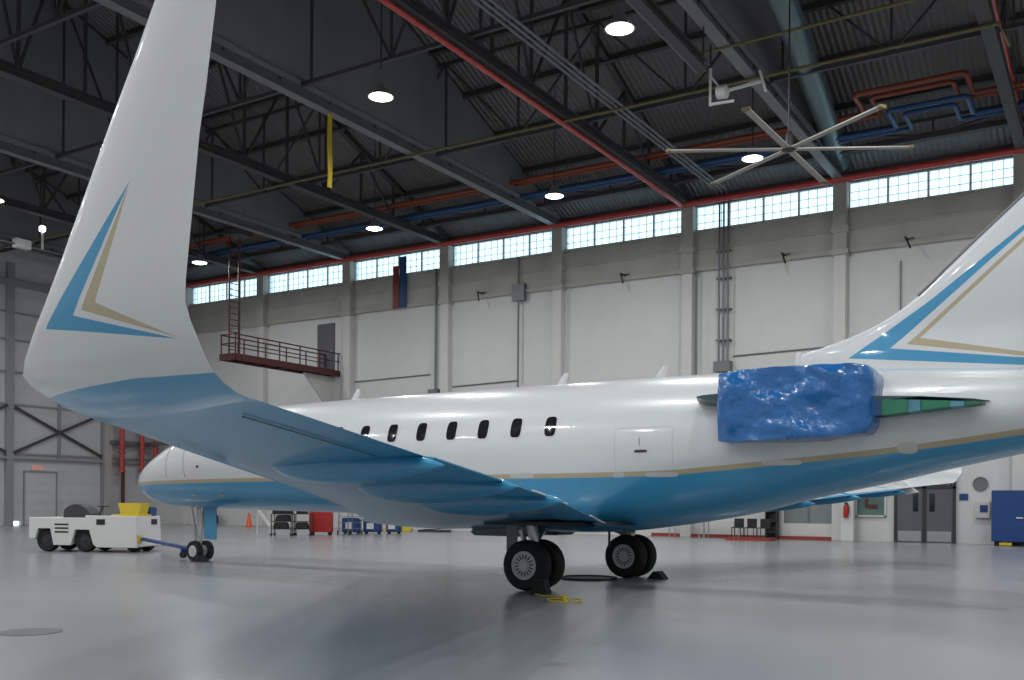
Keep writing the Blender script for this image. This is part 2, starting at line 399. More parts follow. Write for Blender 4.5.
lamps = [(-44.2, 37.9, 'leftmost bright round lamp in the row nearest the windows, above the catwalk'), (-31.2, 37.5, 'round lamp in the row nearest the windows, over the banner'),
         (-21.1, 37.5, 'round lamp in the row nearest the windows, left of the red pipe beam'), (-12.2, 37.3, 'round lamp in the row nearest the windows, beside the ceiling fan'),
         (-20.9, 25.4, 'large round lamp next to the long grey girder'), (-12.1, 25.2, 'largest and highest bright round lamp, near the top of the picture')]
for x in (-56, -43, -32): lamps.append((x, 25.3, 'round lamp of the second row hidden behind the winglet side, %d m along' % abs(x)))
for x in (-1, 6): lamps.append((x, 37.4, 'round lamp of the window row past the right edge'))
for x in (-3, 5): lamps.append((x, 25.3, 'round lamp of the second row past the right edge'))
for y in (13.1, 1.0, -8):
    for x in (-52, -42, -32, -21, -12, -3, 5): lamps.append((x, y, 'round lamp over the near half of the hangar'))
for x, y, lb in lamps:
    o = lamp0 if first else copy_tree(lamp0); first = False
    o.location = (x, y, 15)
    for c_ in o.children:
        if c_.name.startswith('rod'): c_.scale.z = (roofz(y) - 15.02) / 1.5 
    o['label'] = lb; o['category'] = 'lamp'; o['group'] = 'high bay lamps'

# ------------------------------------------------------------------ the aircraft
MX, MY = -9.15, 17.7
jet = thing('business_jet', 'white and blue twin-engine business jet with gold stripe and tall winglets', 'aircraft', (MX, MY, 0), R(-1.5))
TOP = [(-14.16, 2.10), (-14.1, 2.26), (-13.9, 2.47), (-13.24, 2.82), (-12.4, 3.14), (-11.6, 3.5), (-10.8, 3.78), (-9.8, 3.94), (-8.4, 3.99), (-2.4, 4.03), (3, 4.03), (5, 3.98), (7.9, 3.80), (10, 3.70), (12.6, 3.50)]
BOT = [(-14.16, 2.04), (-14.1, 1.93), (-13.85, 1.72), (-13.22, 1.52), (-12.1, 1.42), (-9.5, 1.38), (-6.6, 1.34), (-5.2, 1.25), (-4, 1.12), (-2.5, 1.03), (0, 1.02), (1.2, 1.09), (2.1, 1.20), (3.4, 1.42), (4.6, 1.72), (5.9, 2.00), (6.7, 2.19), (7.9, 2.45), (10, 2.85), (12.6, 3.3)]
CEN = [(-14.16, 2.07), (-13.2, 2.2), (-12, 2.42), (-10.5, 2.6), (-9, 2.67), (3, 2.67), (5, 2.85), (7.9, 3.1), (12.6, 3.4)]
WID = [(-14.16, .04), (-14.1, .18), (-13.85, .40), (-13.24, .70), (-12.4, .98), (-11.6, 1.14), (-10.6, 1.28), (-9.4, 1.345), (3.2, 1.345), (5, 1.26), (7, 1.02), (9, .72), (11, .42), (12.6, .12)]
def fus(u, z=None, th=None, off=0):
    t, bt, wd, c = interp(TOP, u), interp(BOT, u), interp(WID, u), interp(CEN, u)
    if th is None: th = math.asin(max(-1, min(1, (z - c) / ((t - c) if z > c else (c - bt)))))
    h = t - c if math.sin(th) > 0 else c - bt
    return (u, -(wd + off) * math.cos(th), c + (h + off) * math.sin(th))     # near side is local -y
us = sorted(set([-14.16, -14.14, -14.1, -14.02, -13.92] + [-13.8 + .22 * i for i in range(121)] + [12.6])); us = [u for u in us if u <= 12.6]
MB().loft([[fus(u, th=math.pi * 2 * k / 56) for k in range(56)] for u in us]).build('fuselage', 'fuselage_paint', jet, smooth=True, angle=60)
# cabin windows
def patch(u0, z0, hw, hh, off, side, n=10, e=4):
    vs = [fus(u0, z0, off=off)]; N = 32
    for k in range(N):
        t = 2 * math.pi * k / N; c, s_ = math.cos(t), math.sin(t)
        r_ = (abs(c) ** e + abs(s_) ** e) ** (-1 / e); vs.append(fus(u0 + hw * c * r_, z0 + hh * s_ * r_, off=off))
    if side < 0: vs = [(a, -b_, c) for a, b_, c in vs]
    return vs, [(0, k + 1, (k + 1) % N + 1) for k in range(N)]
for side in (1, -1):
    for k in range(13):
        u0 = -.1 - .785 * k
        f = MB().add(*patch(u0, 3.07, .14, .21, .003, side)).build('window_frame', 'white_metal', jet, smooth=True)
        MB().add(*patch(u0, 3.07, .122, .19, .007, side)).build('cabin_pane', 'window_glass', f, smooth=True)
    for a, c, z0, z1 in ((-12.35, -11.85, 2.98, 3.25), (-11.75, -11.2, 3.02, 3.4)):
        MB().add(*patch((a + c) / 2, (z0 + z1) / 2, (c - a) / 2, (z1 - z0) / 2, .008, side)).build('windshield', 'window_glass', jet, smooth=True)
def seam(pts, name='panel_seam', r=.008, m='seam'):
    MB().tube([fus(u, z, off=.001) for u, z in pts], r, 6).build(name, m, jet)
def ring_seam(u, z0, z1): seam([(u, z0 + (z1 - z0) * k / 14) for k in range(15)], r=.012)
ring_seam(-11.75, 2.2, 3.3); ring_seam(-10.9, 2.2, 3.6)
bd = [(1.3, 2.2 + .08 * k) for k in range(10)] + [(1.34, 2.96)] + [(1.4 + .1 * k, 2.98) for k in range(10)] + [(2.42, 2.96)] + [(2.44, 2.92 - .08 * k) for k in range(9)]
MB().tube([fus(u, z, off=-.002) for u, z in bd], .004, 6).build('baggage_door_seam', 'seam', jet)
MB().add(*patch(1.83, 2.55, .13, .025, .012, 1)).build('door_handle', 'dark_metal', jet)
MB().add(*patch(1.80, 2.72, .006, .08, .006, 1)).build('handle_mark', 'rust_paint', jet)
for u0 in (-10.3,): MB().add(*patch(u0, 2.45, .05, .03, .01, 1)).build('static_port', 'dark_metal', jet)
for u0, z0 in ((-9.8, 1.75), (-10.9, 1.75)): MB().add(*patch(u0, z0, .09, .03, .012, 1)).build('belly_port', 'bare_metal', jet)
for u0, hw in ((-.75, .28), (1.35, .12), (2.2, .32), (4.35, .32)):       # white masking patches over the gold stripe
    MB().add(*patch(u0, 2.13 if u0 < 2.5 else 2.31, hw, .045, .005, 1)).build('masking_patch', 'masking_film', jet)
MB().add(*patch(6.3, 2.52, .15, .09, .006, 1, e=2.6)).build('masking_patch', 'masking_film', jet)
MB().add(*patch(6.9, 3.45, .26, .10, .003, 1)).build('tail_panel', 'white_paint', jet)
# blade antennas on the crown
for u0 in (-6.3, -.65, 1.55):
    MB().loft([[(u0 + a, b_, 3.98) for a, b_ in ((-.12, 0), (0, -.02), (.12, 0), (0, .02))], [(u0 + .14 + a, b_, 4.26) for a, b_ in ((-.05, 0), (0, -.01), (.06, 0), (0, .01))]]).build('blade_antenna', 'white_paint', jet)

# ---- wings
def wz(w): return interp([(1.3, 1.20), (4.5, 1.57), (7.66, 1.84), (10.1, 2.02), (13.2, 2.25), (14, 2.3)], w)
def wte(w): return 1.0 + (w - 1.3) / 12 * 3.8
def wle(w): return -4.6 + (w - 1.5) / 11.7 * 7.5 if w > 1.5 else -4.6 - (1.5 - w) * 1.1
AF = [(0, 0, 0), (.02, .35, -.28), (.08, .65, -.55), (.2, .92, -.85), (.38, 1, -1), (.6, .82, -.75), (.8, .48, -.3), (.93, .18, -.08), (1, .02, -.02)]
def foil(le, te, z, n=None, th=None, lo=.028, up=.06):
    c = te - le; ring = []
    top = [(le + c * a, z + c * up * t) for a, t, b_ in AF]; bot = [(le + c * a, z + c * lo * b_) for a, t, b_ in AF]
    return top[::-1] + bot[1:]
def make_wing(s):                # s=+1 near side (local -y)
    wing_paint_rings = []
    for i in range(26):
        w_ = 0.6 + (13.0 - .6) * i / 25
        wing_paint_rings.append([(u, -s * w_, z) for u, z in foil(wle(w_), wte(w_), wz(w_) + .02)])
    wm = MB().loft(wing_paint_rings); nn = len(AF) * 2 - 1
    wm.m = [1 if (i % nn) < len(AF) - 1 and i < 25 * nn else 0 for i in range(len(wm.f))]
    wg = wm.build('wing', ['wing_blue', 'white_paint'], jet, smooth=True, angle=50)
    # winglet: the wing section bends up through a tight arc, then a tapered slab
    rings = []; le0, te0, z0 = wle(13.0), wte(13.0), wz(13.0) + .02
    rad = .75; cant = R(80); steps = 9
    path = []
    for k in range(steps + 1):
        a = cant * k / steps; path.append((13.0 + rad * math.sin(a), z0 + rad * (1 - math.cos(a)), a))
    w1, z1, a1 = path[-1]; L = 2.0
    for k in range(1, 9): path.append((w1 + L * k / 8 * math.cos(a1), z1 + L * k / 8 * math.sin(a1), a1))
    LEU = [le0, 2.86, 2.90, 2.91, 2.88, 2.90, 3.05, 3.22, 3.37, 3.51, 3.76, 4.0, 4.24, 4.48, 4.73, 4.97, 5.20, 5.42]
    TEU = [te0, 4.73, 4.75, 4.77, 4.79, 4.83, 4.86, 4.87, 4.88, 4.92, 5.01, 5.10, 5.19, 5.30, 5.40, 5.50, 5.60, 5.70]
    for (w_, z_, a), le, te in zip(path, LEU, TEU):
        c = te - le; ring = []
        for q, sgn in ((AF[::-1], 1), (AF[1:], -1)):
            for ax, t, b_ in q:
                th = c * (.045 * t if sgn > 0 else .03 * b_)
                ring.append((le + c * ax, -s * (w_ - math.sin(a) * th), z_ + math.cos(a) * th))
        rings.append(ring)
    MB().loft(rings).build('winglet', 'winglet_paint' if s > 0 else 'white_paint', wg, smooth=True, angle=50)
    # flap track fairings
    for w_, u0, Ln, dp in ((10.1, 1.7, 2.35, .20), (7.9, .9, 2.55, .23), (5.9, .2, 2.7, .24)):
        rg = []
        for k in range(17):
            t = k / 16; rr = max(.012, math.sin(math.pi * t ** .75) ** .7) if 0 < t < 1 else .01
            rg.append([(u0 + Ln * t, -s * (w_ + .15 * rr * math.cos(q)), wz(w_) - .02 - .05 * t + dp * rr * math.sin(q)) for q in [2 * math.pi * j / 16 for j in range(16)]])
        MB().loft(rg).build('flap_fairing', 'blue_paint', wg, smooth=True, angle=60)
    # flap: slab reaching a little aft of the trailing edge, leaving a step outboard
    fl = []
    for k in range(12):
        w_ = 2.0 + (10.1 - 2.0) * k / 11; c0 = wte(w_) - .55; c1 = wte(w_) + .14; z = wz(w_) + .02
        fl.append([(c0, -s * w_, z + .05), (c1, -s * w_, z - .015), (c1, -s * w_, z - .03), (c0, -s * w_, z - .045)])
    MB().loft(fl).build('flap', 'blue_flap_shade', wg)
    MB().tube([(wte(w_) - .42, -s * w_, wz(w_) - .012) for w_ in [10.4 + .25 * k for k in range(10)]], .006, 6).build('aileron_seam', 'teal_dark', wg)
    MB().tube([(wle(w_) + .25, -s * w_, wz(w_) - .022) for w_ in [3 + .5 * k for k in range(13)]], .006, 6).build('slat_seam', 'teal_dark', wg)
    for a, c in ((1.35, 2.9), (4.6, 6.6)):
        MB().tube([(wte(q) + .15, -s * q, wz(q) + .01) for q in (a, (a + c) / 2, c)], .014, 6).build('flap_edge_strip', 'white_metal', wg)
    return wg
make_wing(1); make_wing(-1)

# ---- tail fin and stabilizer
FLE = [(3.95, 4.10), (4.3, 4.27), (4.6, 4.34), (5.01, 4.45), (5.67, 4.71), (6.23, 5.07), (6.69, 5.49), (7.28, 6.03), (7.84, 6.53), (9.0, 7.6)]
rings = []
zs = [3.55, 3.75, 3.95, 4.1, 4.2, 4.27, 4.34, 4.45, 4.58, 4.71, 4.9, 5.07, 5.3, 5.49, 5.75, 6.03, 6.3, 6.53, 7.0, 7.6]
inv = [(z, u) for u, z in FLE]
for z in zs:
    le = 4.2 if z < 4.27 else interp(inv, z); te = 12.0 - (z - 3.5) * .15
    hw = .055 + max(0, 4.5 - z) * .10 if z < 4.5 else .055 + .07 * min(1, (z - 4.5) / 1.0); hw = max(hw, .05)
    c = te - le; ring = []
    for a, t in ((0, 0), (.004, .25), (.015, .5), (.05, .8), (.12, 1), (.3, 1.25), (.5, 1.25), (.7, .9), (.9, .35), (1, .03)): ring.append((le + c * a, -hw * t, z))
    ring += [(x, -y, z_) for x, y, z_ in ring[-1:0:-1]]
    rings.append(ring)
fin = MB().loft(rings).build('tail_fin', 'fin_paint', jet, smooth=True, angle=50)
le_pts = [(interp(inv, z) - .01, 0, z) for z in [5.1 + .1 * k for k in range(26)]]
MB().tube(le_pts, .04, 8).build('leading_edge_strip', 'grey_steel', fin, smooth=True)
for s in (1, -1):
    rg = []
    for k in range(7):
        w_ = 4.8 * k / 6; le = 8.9 + .62 * w_; te = 11.6 + .2 * w_; rg.append([(u, -s * w_, z) for u, z in foil(le, te, 7.6 - .04 * w_, lo=.05, up=.05)])
    MB().loft(rg).build('stabilizer', 'white_paint', jet, smooth=True, angle=50)
MB().lathe([(.02, 0), (.055, .02), (.06, .24), (.045, .28), (.01, .29)], (4.27, 0, 4.02)).build('air_scoop', 'white_metal', jet, smooth=True)
# ---- engine pylons
for s in (1, -1):
    rg = []
    for w_, le, te, th, zc in ((.75, 2.75, 7.6, .13, 3.20), (1.25, 2.88, 7.3, .12, 3.22), (1.62, 3.0, 6.6, .10, 3.26)):
        c = te - le; r_ = []
        for a, t in ((0, .02), (.03, .4), (.1, .8), (.25, 1), (.55, 1), (.8, .55), (1, .02)): r_.append((le + c * a, -s * w_, zc + (.18 - .30 * a if a < .6 else -.0) * 1.0 + th * t * .8))
        for a, t in ((1, .02), (.8, .55), (.55, 1), (.25, 1), (.1, .8), (.03, .4), (0, .02)): r_.append((le + c * a, -s * w_, zc + (.18 - .30 * a if a < .6 else -.0) * 1.0 - th * t * .8))
        rg.append(r_)
    py = MB().loft(rg).build('engine_pylon', 'teal_dark', jet, smooth=True)
    # open aft bay: primer green, cyan tape
    for a, c, zt0, zt1, zb0, zb1, mm in ((5.9, 6.05, 3.25, 3.24, 2.99, 3.0, 'blue_pipe'), (6.05, 6.42, 3.24, 3.22, 3.0, 3.03, 'green_primer'), (6.42, 6.6, 3.22, 3.21, 3.03, 3.05, 'cyan_primer'), (6.6, 7.0, 3.21, 3.18, 3.05, 3.09, 'green_primer'), (7.0, 7.2, 3.18, 3.165, 3.09, 3.10, 'cyan_primer'), (7.2, 7.45, 3.165, 3.15, 3.10, 3.12, 'green_primer')):
        y0, y1 = -s * 1.15, -s * (1.64 - (a - 5.9) * .12)
        MB().loft([[(a, y0, zb0), (a, y1, zb0), (a, y1, zt0), (a, y0, zt0)], [(c, y0, zb1), (c, y1, zb1), (c, y1, zt1), (c, y0, zt1)]]).build('pylon_panel', mm, py)
# ---- landing gear
def wheel(parent, y, r, wdt, z=None, u=0, name='wheel', spokes=True, hub='tyre_hub'):
    z = z or r
    t_ = MB().lathe([(r * .52, -wdt * .36), (r * .62, -wdt * .48), (r * .88, -wdt * .5), (r * .97, -wdt * .38), (r, -wdt * .15), (r, wdt * .15), (r * .97, wdt * .38), (r * .88, wdt * .5), (r * .62, wdt * .48), (r * .52, wdt * .36)], (u, y, z), 'y', 40)
    o = t_.build('tyre', 'rubber', parent, smooth=True)
    h = MB()
    for sg in (-1, 1):
        h.lathe([(r * .56, sg * wdt * .36), (r * .56, sg * wdt * .45), (r * .50, sg * wdt * .45), (r * .47, sg * wdt * .385), (.02, sg * wdt * .42)], (u, y, z), 'y', 32)
        h.lathe([(r * .2, sg * wdt * .2), (r * .18, sg * wdt * .48), (r * .05, sg * wdt * .5), (.01, sg * wdt * .5)], (u, y, z), 'y', 20)
    h.build('rim', hub, o, smooth=True)
    if spokes:
        k_ = MB()
        for sg in (-1, 1):
            for j in range(16):
                a = 2 * math.pi * j / 16; c, s_ = math.cos(a + .12), math.sin(a + .12)
                rr = r * .34
                k_.bar((u + .25 * r * c, y + sg * wdt * .41, z + .25 * r * s_), (u + .43 * r * c, y + sg * wdt * .395, z + .43 * r * s_), .02, .014, up=(0, 1, 0))
        k_.build('cooling_holes', 'black_plastic', o)
    return o
for s in (1, -1):
    lg = MB(); lg.tube([(.02, -s * 2.0, .46), (.0, -s * 2.0, 1.0)], .07, 12); lg.tube([(0, -s * 2.0, .95), (-.1, -s * 2.05, 1.5)], .10, 12)
    lg.tube([(.02, -s * 1.72, .46), (.02, -s * 2.28, .46)], .055, 12); lg.bar((-.16, -s * 2.0, .75), (-.3, -s * 2.0, 1.1), .05, .08); lg.bar((-.04, -s * 2, .55), (-.18, -s * 2, .78), .05, .07)
    go_ = lg.build('main_gear_leg', 'bare_metal', jet, smooth=True)
    wheel(go_, -s * 2.24, .465, .30); wheel(go_, -s * 1.76, .465, .30)
    MB().box(-.42, -.18, -s * 2.3 - .012, -s * 2.3 + .012, .72, 1.3).build('gear_door', 'grey_steel', go_, bevel=.02)
    MB().tube([(-.25, -s * 1.2, 1.12), (.0, -s * 1.9, .9)], .04, 10).build('side_brace', 'bare_metal', go_)
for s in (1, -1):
    MB().prism([(-.9, wz(2) - .09), (1.35, wz(2) - .09), (1.2, wz(2) - .02), (-.9, wz(2) - .02)], -s * .5, -s * 2.35, 'y').build('wheel_well_shade', 'black_plastic', jet)  # flat black slab puts the gear bay's shade under the wing root
    MB().prism([(-2.2, 1.0), (-2.1, .93), (-.9, .93), (-.75, 1.02), (-.8, 1.15), (-2.1, 1.15)], -s * .25, -s * .95, 'y').build('belly_door', 'teal_dark', jet)
for yy in (.3,): MB().tube([(.35, yy, 1.08), (.35, yy, .72)], .025, 8).build('drain_mast', 'dark_metal', jet)
ng = MB(); ng.tube([(-11.75, 0, .27), (-11.75, 0, .75)], .045, 10); ng.tube([(-11.75, 0, .7), (-11.82, 0, 1.5)], .07, 10); ng.tube([(-11.75, -.22, .27), (-11.75, .22, .27)], .035, 10)
ng.bar((-11.9, 0, .45), (-12.0, 0, .8), .05); 
no = ng.build('nose_gear_leg', 'bare_metal', jet, smooth=True)
wheel(no, -.18, .27, .17, u=-11.75, spokes=False); wheel(no, .18, .27, .17, u=-11.75, spokes=False)
MB().box(-11.58, -11.12, -.015, .015, .58, 1.48).build('nose_gear_door', 'blue_paint', no)
MB().tube([(-11.8, -.08, .6), (-11.85, -.2, 1.45)], .03, 8).tube([(-11.8, .08, .6), (-11.85, .2, 1.45)], .03, 8).build('drag_brace', 'bare_metal', no)
# open underside panel hanging from the far wing
MB().prism([(3.48, 2.26), (3.78, 2.30), (4.22, 1.97), (3.88, 1.90)], 10.95, 11.0, 'y').build('raised_panel', 'white_metal', jet, bevel=.01)

# ---- blue plastic wrap over the engine mount (a thing of its own)
import mathutils.noise as mn
def wrap_obj(s, label):
    U0, U1, W0, W1 = 3.42, 5.92, .85, 1.80
    NU, NZ = 44, 22; vs = []; idx = {}; fs = []
    def top(u): return 3.88 - .035 * ((u - 4.7) / 1.2) ** 2 * 1.6 - .02 * (u - 3.4)
    def bot(u): return 2.61 + .08 * ((u - 4.5) / 1.3) ** 2 + .015 * (u - 3.4)
    prof = []
    for j in range(NZ + 1): prof.append(('f', j / NZ))
    rings = []
    for i in range(NU + 1):
        u = U0 + (U1 - U0) * i / NU; ring = []; zt, zb = top(u), bot(u)
        P = [(W0, zt - .03)] + [(W0 + (W1 - W0) * q, zt) for q in (.3, .6, .85)]
        P += [(W1 - .02 * (abs(t - .5) * 2) ** 8, zt + (zb - zt) * t) for t in [.02 + .96 * j / NZ for j in range(NZ + 1)]]
        P += [(W0 + (W1 - W0) * q, zb) for q in (.85, .6, .3)] + [(W0, zb + .03)]
        for w_, z in P:
            nz = mn.noise(Vector((u * 1.6, z * 3.0, w_ * 2 + s))) * .08 + mn.noise(Vector((u * 4, z * 7 + u * 3, w_ * 4))) * .03
            edge = min(1, min(i, NU - i) / 3)
            ring.append((u + mn.noise(Vector((z * 1.5, w_, s * 9.))) * .04, -s * (w_ + nz * (.4 + .6 * edge) - .08 * (1 - edge)), z + nz * .4))
        if i > NU - 3:
            q_ = 1 - .10 * (i - NU + 2) ** 2 ; ring = [(a, b_ * (1 - .03 * (i - NU + 2)), 3.13 + (c_ - 3.13) * q_) for a, b_, c_ in ring]
        rings.append(ring)
    o = MB().loft(rings).build('engine_wrap', 'wrap_blue', None, smooth=True, loc=(MX, MY, 0), rot=R(-1.5), angle=60)
    return tag(o, label, 'plastic cover')
wrap_obj(1, 'crinkled glossy blue plastic sheet wrapped over the engine mount facing the camera')
wrap_obj(-1, 'blue plastic sheet wrapped over the engine mount hidden on the far side')

# ------------------------------------------------------------------ tow tractor, tow bar, chocks
c25, s25 = math.cos(R(25)), math.sin(R(25))
tug = thing('tow_tractor', 'low white aircraft tow tractor with black wheels in front of the nose', 'tow tractor', (-28.6, 18.0, 0), R(25))
Lg, Wd = 3.85, 1.75; tug.scale = (.91, .91, .96)
pr = [(0, .35), (.0, 1.10), (2.0, 1.10), (2.02, 1.17), (Lg, 1.15), (Lg, .17), (1.98 + .35, .16)]
body = [(0.0, .42), (0, 1.10), (2.0, 1.10), (2.03, 1.18), (3.8, 1.16), (3.85, .16), (3.62, .16), (2.42, .16), (2.30, .25), (2.15, .72), (1.65, .72), (1.50, .22), (.88, .22), (.76, .75), (.32, .75), (.22, .42)]
bd = MB().prism(body, 0, .12, 'y'); bd.prism(body, Wd - .12, Wd, 'y'); bd.box(0, .1, .1, Wd - .1, .4, 1.1); bd.box(Lg - .08, Lg, .1, Wd - .1, .18, 1.15)
bd.box(.02, 2.0, .1, Wd - .1, 1.04, 1.09); bd.box(2.03, Lg - .02, .1, Wd - .1, 1.09, 1.15); bd.box(.9, 1.5, .12, Wd - .12, .25, 1.05); bd.box(2.4, 3.0, .12, Wd - .12, .2, 1.05)
bo = bd.build('body', 'white_metal', tug, bevel=.015)
for k in range(3): MB().box(.93, 1.42, -.012, .01, .62 + .12 * k, .67 + .12 * k).build('vent', 'black_plastic', bo)
MB().box(2.42, 2.72, -.012, .01, .88, 1.06).build('data_plate', 'black_plastic', bo)
MB().box(Lg - .01, Lg + .012, 1.0, 1.4, .88, 1.06).build('headlight', 'black_plastic', bo); MB().box(Lg - .01, Lg + .015, .05, .25, .3, .55).build('hitch_plate', 'yellow_paint', bo)
for u_, yy in ((.55, .28), (1.92, .28), (.55, Wd - .28), (1.92, Wd - .28), (3.55, .45), (3.55, Wd - .45)):
    wheel(tug, yy, .37 if u_ < 3 else .26, .3, u=u_, spokes=False, hub='dark_metal')
cv = []
for k in range(10):
    t = k / 9; x_ = .9 + .95 * t; h_ = .48 * math.sin(math.pi * min(1, .15 + t * .8)) ** .6
    cv.append([(x_, .55, 1.05), (x_, .6, 1.05 + h_), (x_, 1.3, 1.05 + h_), (x_, 1.35, 1.05)])
MB().loft(cv).build('seat_cover', 'dark_metal', tug, smooth=True)
MB().tube([(2.15, .6, 1.1), (2.3, .6, 1.45)], .03, 8).lathe([(.02, 1.45), (.19, 1.45), (.2, 1.48), (.02, 1.49)], (2.32, .6, 0), 'z', 16).build('steering_wheel', 'dark_metal', tug, smooth=True)
y_ = MB().box(2.85, 3.75, .35, 1.2, 1.15, 1.22); y_.prism([(3.0, 1.22), (3.65, 1.22), (3.75, 1.58), (2.9, 1.58)], .5, 1.1, 'y'); y_.build('equipment_box', 'yellow_paint', tug)
MB().box(3.2, 3.7, 1.25, 1.7, 1.15, 1.45).build('tool_bin', 'blue_box', tug, bevel=.02)
def hang(p): return p
tb = thing('tow_bar', 'blue tow bar joining the white tractor to the nose wheels', 'tow bar', (0, 0, 0))
a_ = (-25.72 , 19.85, .42); b_ = (-21.25, 18.15, .28)
MB().tube([a_, b_], .055, 10).build('shaft', 'blue_box', tb); MB().bar((-21.3, 17.72, .27), (-21.2, 18.3, .27), .09).build('yoke', 'blue_box', tb)
MB().lathe([(.02, -.05), (.09, -.05), (.09, .05), (.02, .05)], (-21.8, 18.2, .12), 'y', 14).tube([(-21.8, 18.22, .12), (-21.75, 18.32, .3)], .02, 6).build('dolly_wheel', 'rubber', tb)

def chock(x, y, label, rz=0, yel=True):
    t = thing('wheel_chock', label, 'wheel chock', (x, y, 0), rz, 'wheel chocks')
    MB().prism([(-.15, 0), (.15, 0), (.09, .26), (-.09, .26)] if yel else [(-.2, 0), (.2, 0), (.06, .16), (-.06, .16)], -.14, .14, 'y').build('block', 'rubber', t, bevel=.01)
    if yel: MB().tube([(-.05, -.16, .02), (.15, -.3, .015), (.42, -.34, .015), (.5, -.2, .015)], .012, 6).build('rope', 'yellow_paint', t)
chock(-8.62, 14.95, 'black wheel chock with yellow rope at the nearest main wheels', R(10)); chock(-8.42, 19.6, 'black wheel chock at the far main wheels', 0, False)
chock(-20.6, 17.75, 'small black chock at the nose wheels', 0, False)
t = thing('tie_down_ring', 'flat yellow ring lying on the floor beside the near chock', 'floor ring', (-7.72, 14.15, 0))
MB().tube([(.28 * math.cos(q), .28 * math.sin(q), .02) for q in [2 * math.pi * k / 24 for k in range(25)]], .012, 6).build('ring', 'yellow_paint', t)
MB().lathe([(.02, 0), (.05, 0), (.05, .08), (.01, .1)], (0, 0, 0)).build('eye_bolt', 'yellow_paint', t)
tag(MB().lathe([(.5, 0), (.62, .0), (.62, .035), (.58, .035), (.56, .012), (.01, .012)], (-9.65, 18.75, 0), 'z', 32).build('drip_pan', 'black_plastic', smooth=True), 'black round drip pan on the floor between the main wheels', 'drip pan')
tag(MB().lathe([(.36, 0), (.36, .006), (.30, .008), (.01, .008)], (-11.2, 7.07, 0), 'z', 32).build('drain_cover', 'stain'), 'dark round drain cover in the floor at lower left', 'drain cover')

# ------------------------------------------------------------------ ceiling fan
fan = thing('ceiling_fan', 'huge six-blade industrial ceiling fan below the roof', 'ceiling fan', (-8.25, 28.5, 11.92))
MB().lathe([(.05, .5), (.10, .40), (.12, .1), (.18, .06), (.18, -.04), (.05, -.08)], (0, 0, 0)).build('motor', 'dark_metal', fan, smooth=True)
MB().tube([(0, 0, .45), (0, 0, ZCH + 3.5 - 11.9)], .025, 10).build('downrod', 'dark_metal', fan)
for k in range(6):
    a = R(30 - 2) + k * math.pi / 3; c, s_ = math.cos(a), math.sin(a)
    bl = MB(); bl.bar((.2 * c, .2 * s_, 0), (3.45 * c, 3.45 * s_, .0), .19, .035)
    bo = bl.build('blade', 'fan_metal', fan); MB().bar((3.4 * c, 3.4 * s_, 0), (3.52 * c, 3.52 * s_, 0), .22, .08).build('blade_tip', 'yellow_pipe', bo)

# ------------------------------------------------------------------ pipes, duct, rails
def pipe(name, pts, r, m_, label, cat='pipe', n=12, group=None, kind=None):
    return tag(MB().tube(pts, r, n).build(name, m_, smooth=True), label, cat, group)
pipe('sprinkler_main', [(XL + .4, D - .75, 16.22), (XR - .3, D - .75, 16.22)], .15, 'red_paint', 'long red sprinkler main running above the clerestory windows')
pipe('sprinkler_pipe', [(-18.2, D - 1.1, 16.1), (-18.2, 12, 16.1)], .09, 'red_paint', 'red pipe under the roof truss left of centre')
pipe('sprinkler_pipe', [(-3.55, D - 1.1, 16.7), (-3.55, 42, 17.4), (-3.55, 30, 17.45), (-3.55, 20, 17.5)], .14, 'red_paint', 'bright red pipe at upper right corner of the picture')
def loop(y, z, off): 
    return [(XL + 1, y, z), (-8.7, y, z), (-8.7, y - 2.1, z), (-4.8, y - 2.1, z), (-4.8, y, z), (XR - .5, y, z)]
def sharp(pts):
    out_ = []
    for i, p in enumerate(pts):
        p = Vector(p)
        if 0 < i < len(pts) - 1:
            a, c = Vector(pts[i - 1]), Vector(pts[i + 1]); out_ += [p + (a - p).normalized() * .12, p + (c - p).normalized() * .12]
        else: out_.append(p)
    return out_
def pipe2(name, pts, r, m_, lb): return pipe(name, sharp(pts), r, m_, lb)
pipe2('orange_pipe', loop(40.6, 17.15, 0), .10, 'orange_pipe', 'outer orange pipe with a square expansion loop under the roof')
pipe2('orange_pipe', [(XL + 1, 41.0, 17.15), (-8.2, 41.0, 17.15), (-8.2, 39.1, 17.15), (-5.3, 39.1, 17.15), (-5.3, 41, 17.15), (XR - .5, 41, 17.15)], .09, 'orange_pipe', 'inner orange pipe nested inside the expansion loop')
pipe2('blue_pipe', [(XL + 1, 41.6, 16.75), (-7.7, 41.6, 16.75), (-7.7, 39.7, 16.75), (-4.9, 39.7, 16.75), (-4.9, 41.6, 16.75), (XR - .5, 41.6, 16.75)], .10, 'blue_pipe', 'outer blue pipe with a square loop beside the orange pipes')
pipe2('blue_pipe', [(XL + 1, 42.0, 16.75), (-7.2, 42.0, 16.75), (-7.2, 40.3, 16.75), (-5.4, 40.3, 16.75), (-5.4, 42, 16.75), (XR - .5, 42, 16.75)], .09, 'blue_pipe', 'inner blue pipe running under the outer blue pipe')
pipe('gas_pipe', [(XL + 1, 32.9, 16.15), (-3.2, 32.9, 16.15), (-3.1, 35, 16.3)], .055, 'yellow_pipe', 'thin yellow gas pipe crossing under the trusses')
pipe('gas_pipe', [(-12, 30.3, 16.2), (-3.4, 30.3, 16.25)], .05, 'yellow_pipe', 'shorter yellow gas pipe beside the round duct')
pipe('round_duct', [(-8.4, 22, 17.0), (-8.9, 30, 17.1), (-10.75, 45.3, 17.0)], .42, 'duct_metal', 'large round pale blue metal duct under the roof', 'duct', 24)
dr = MB(); 
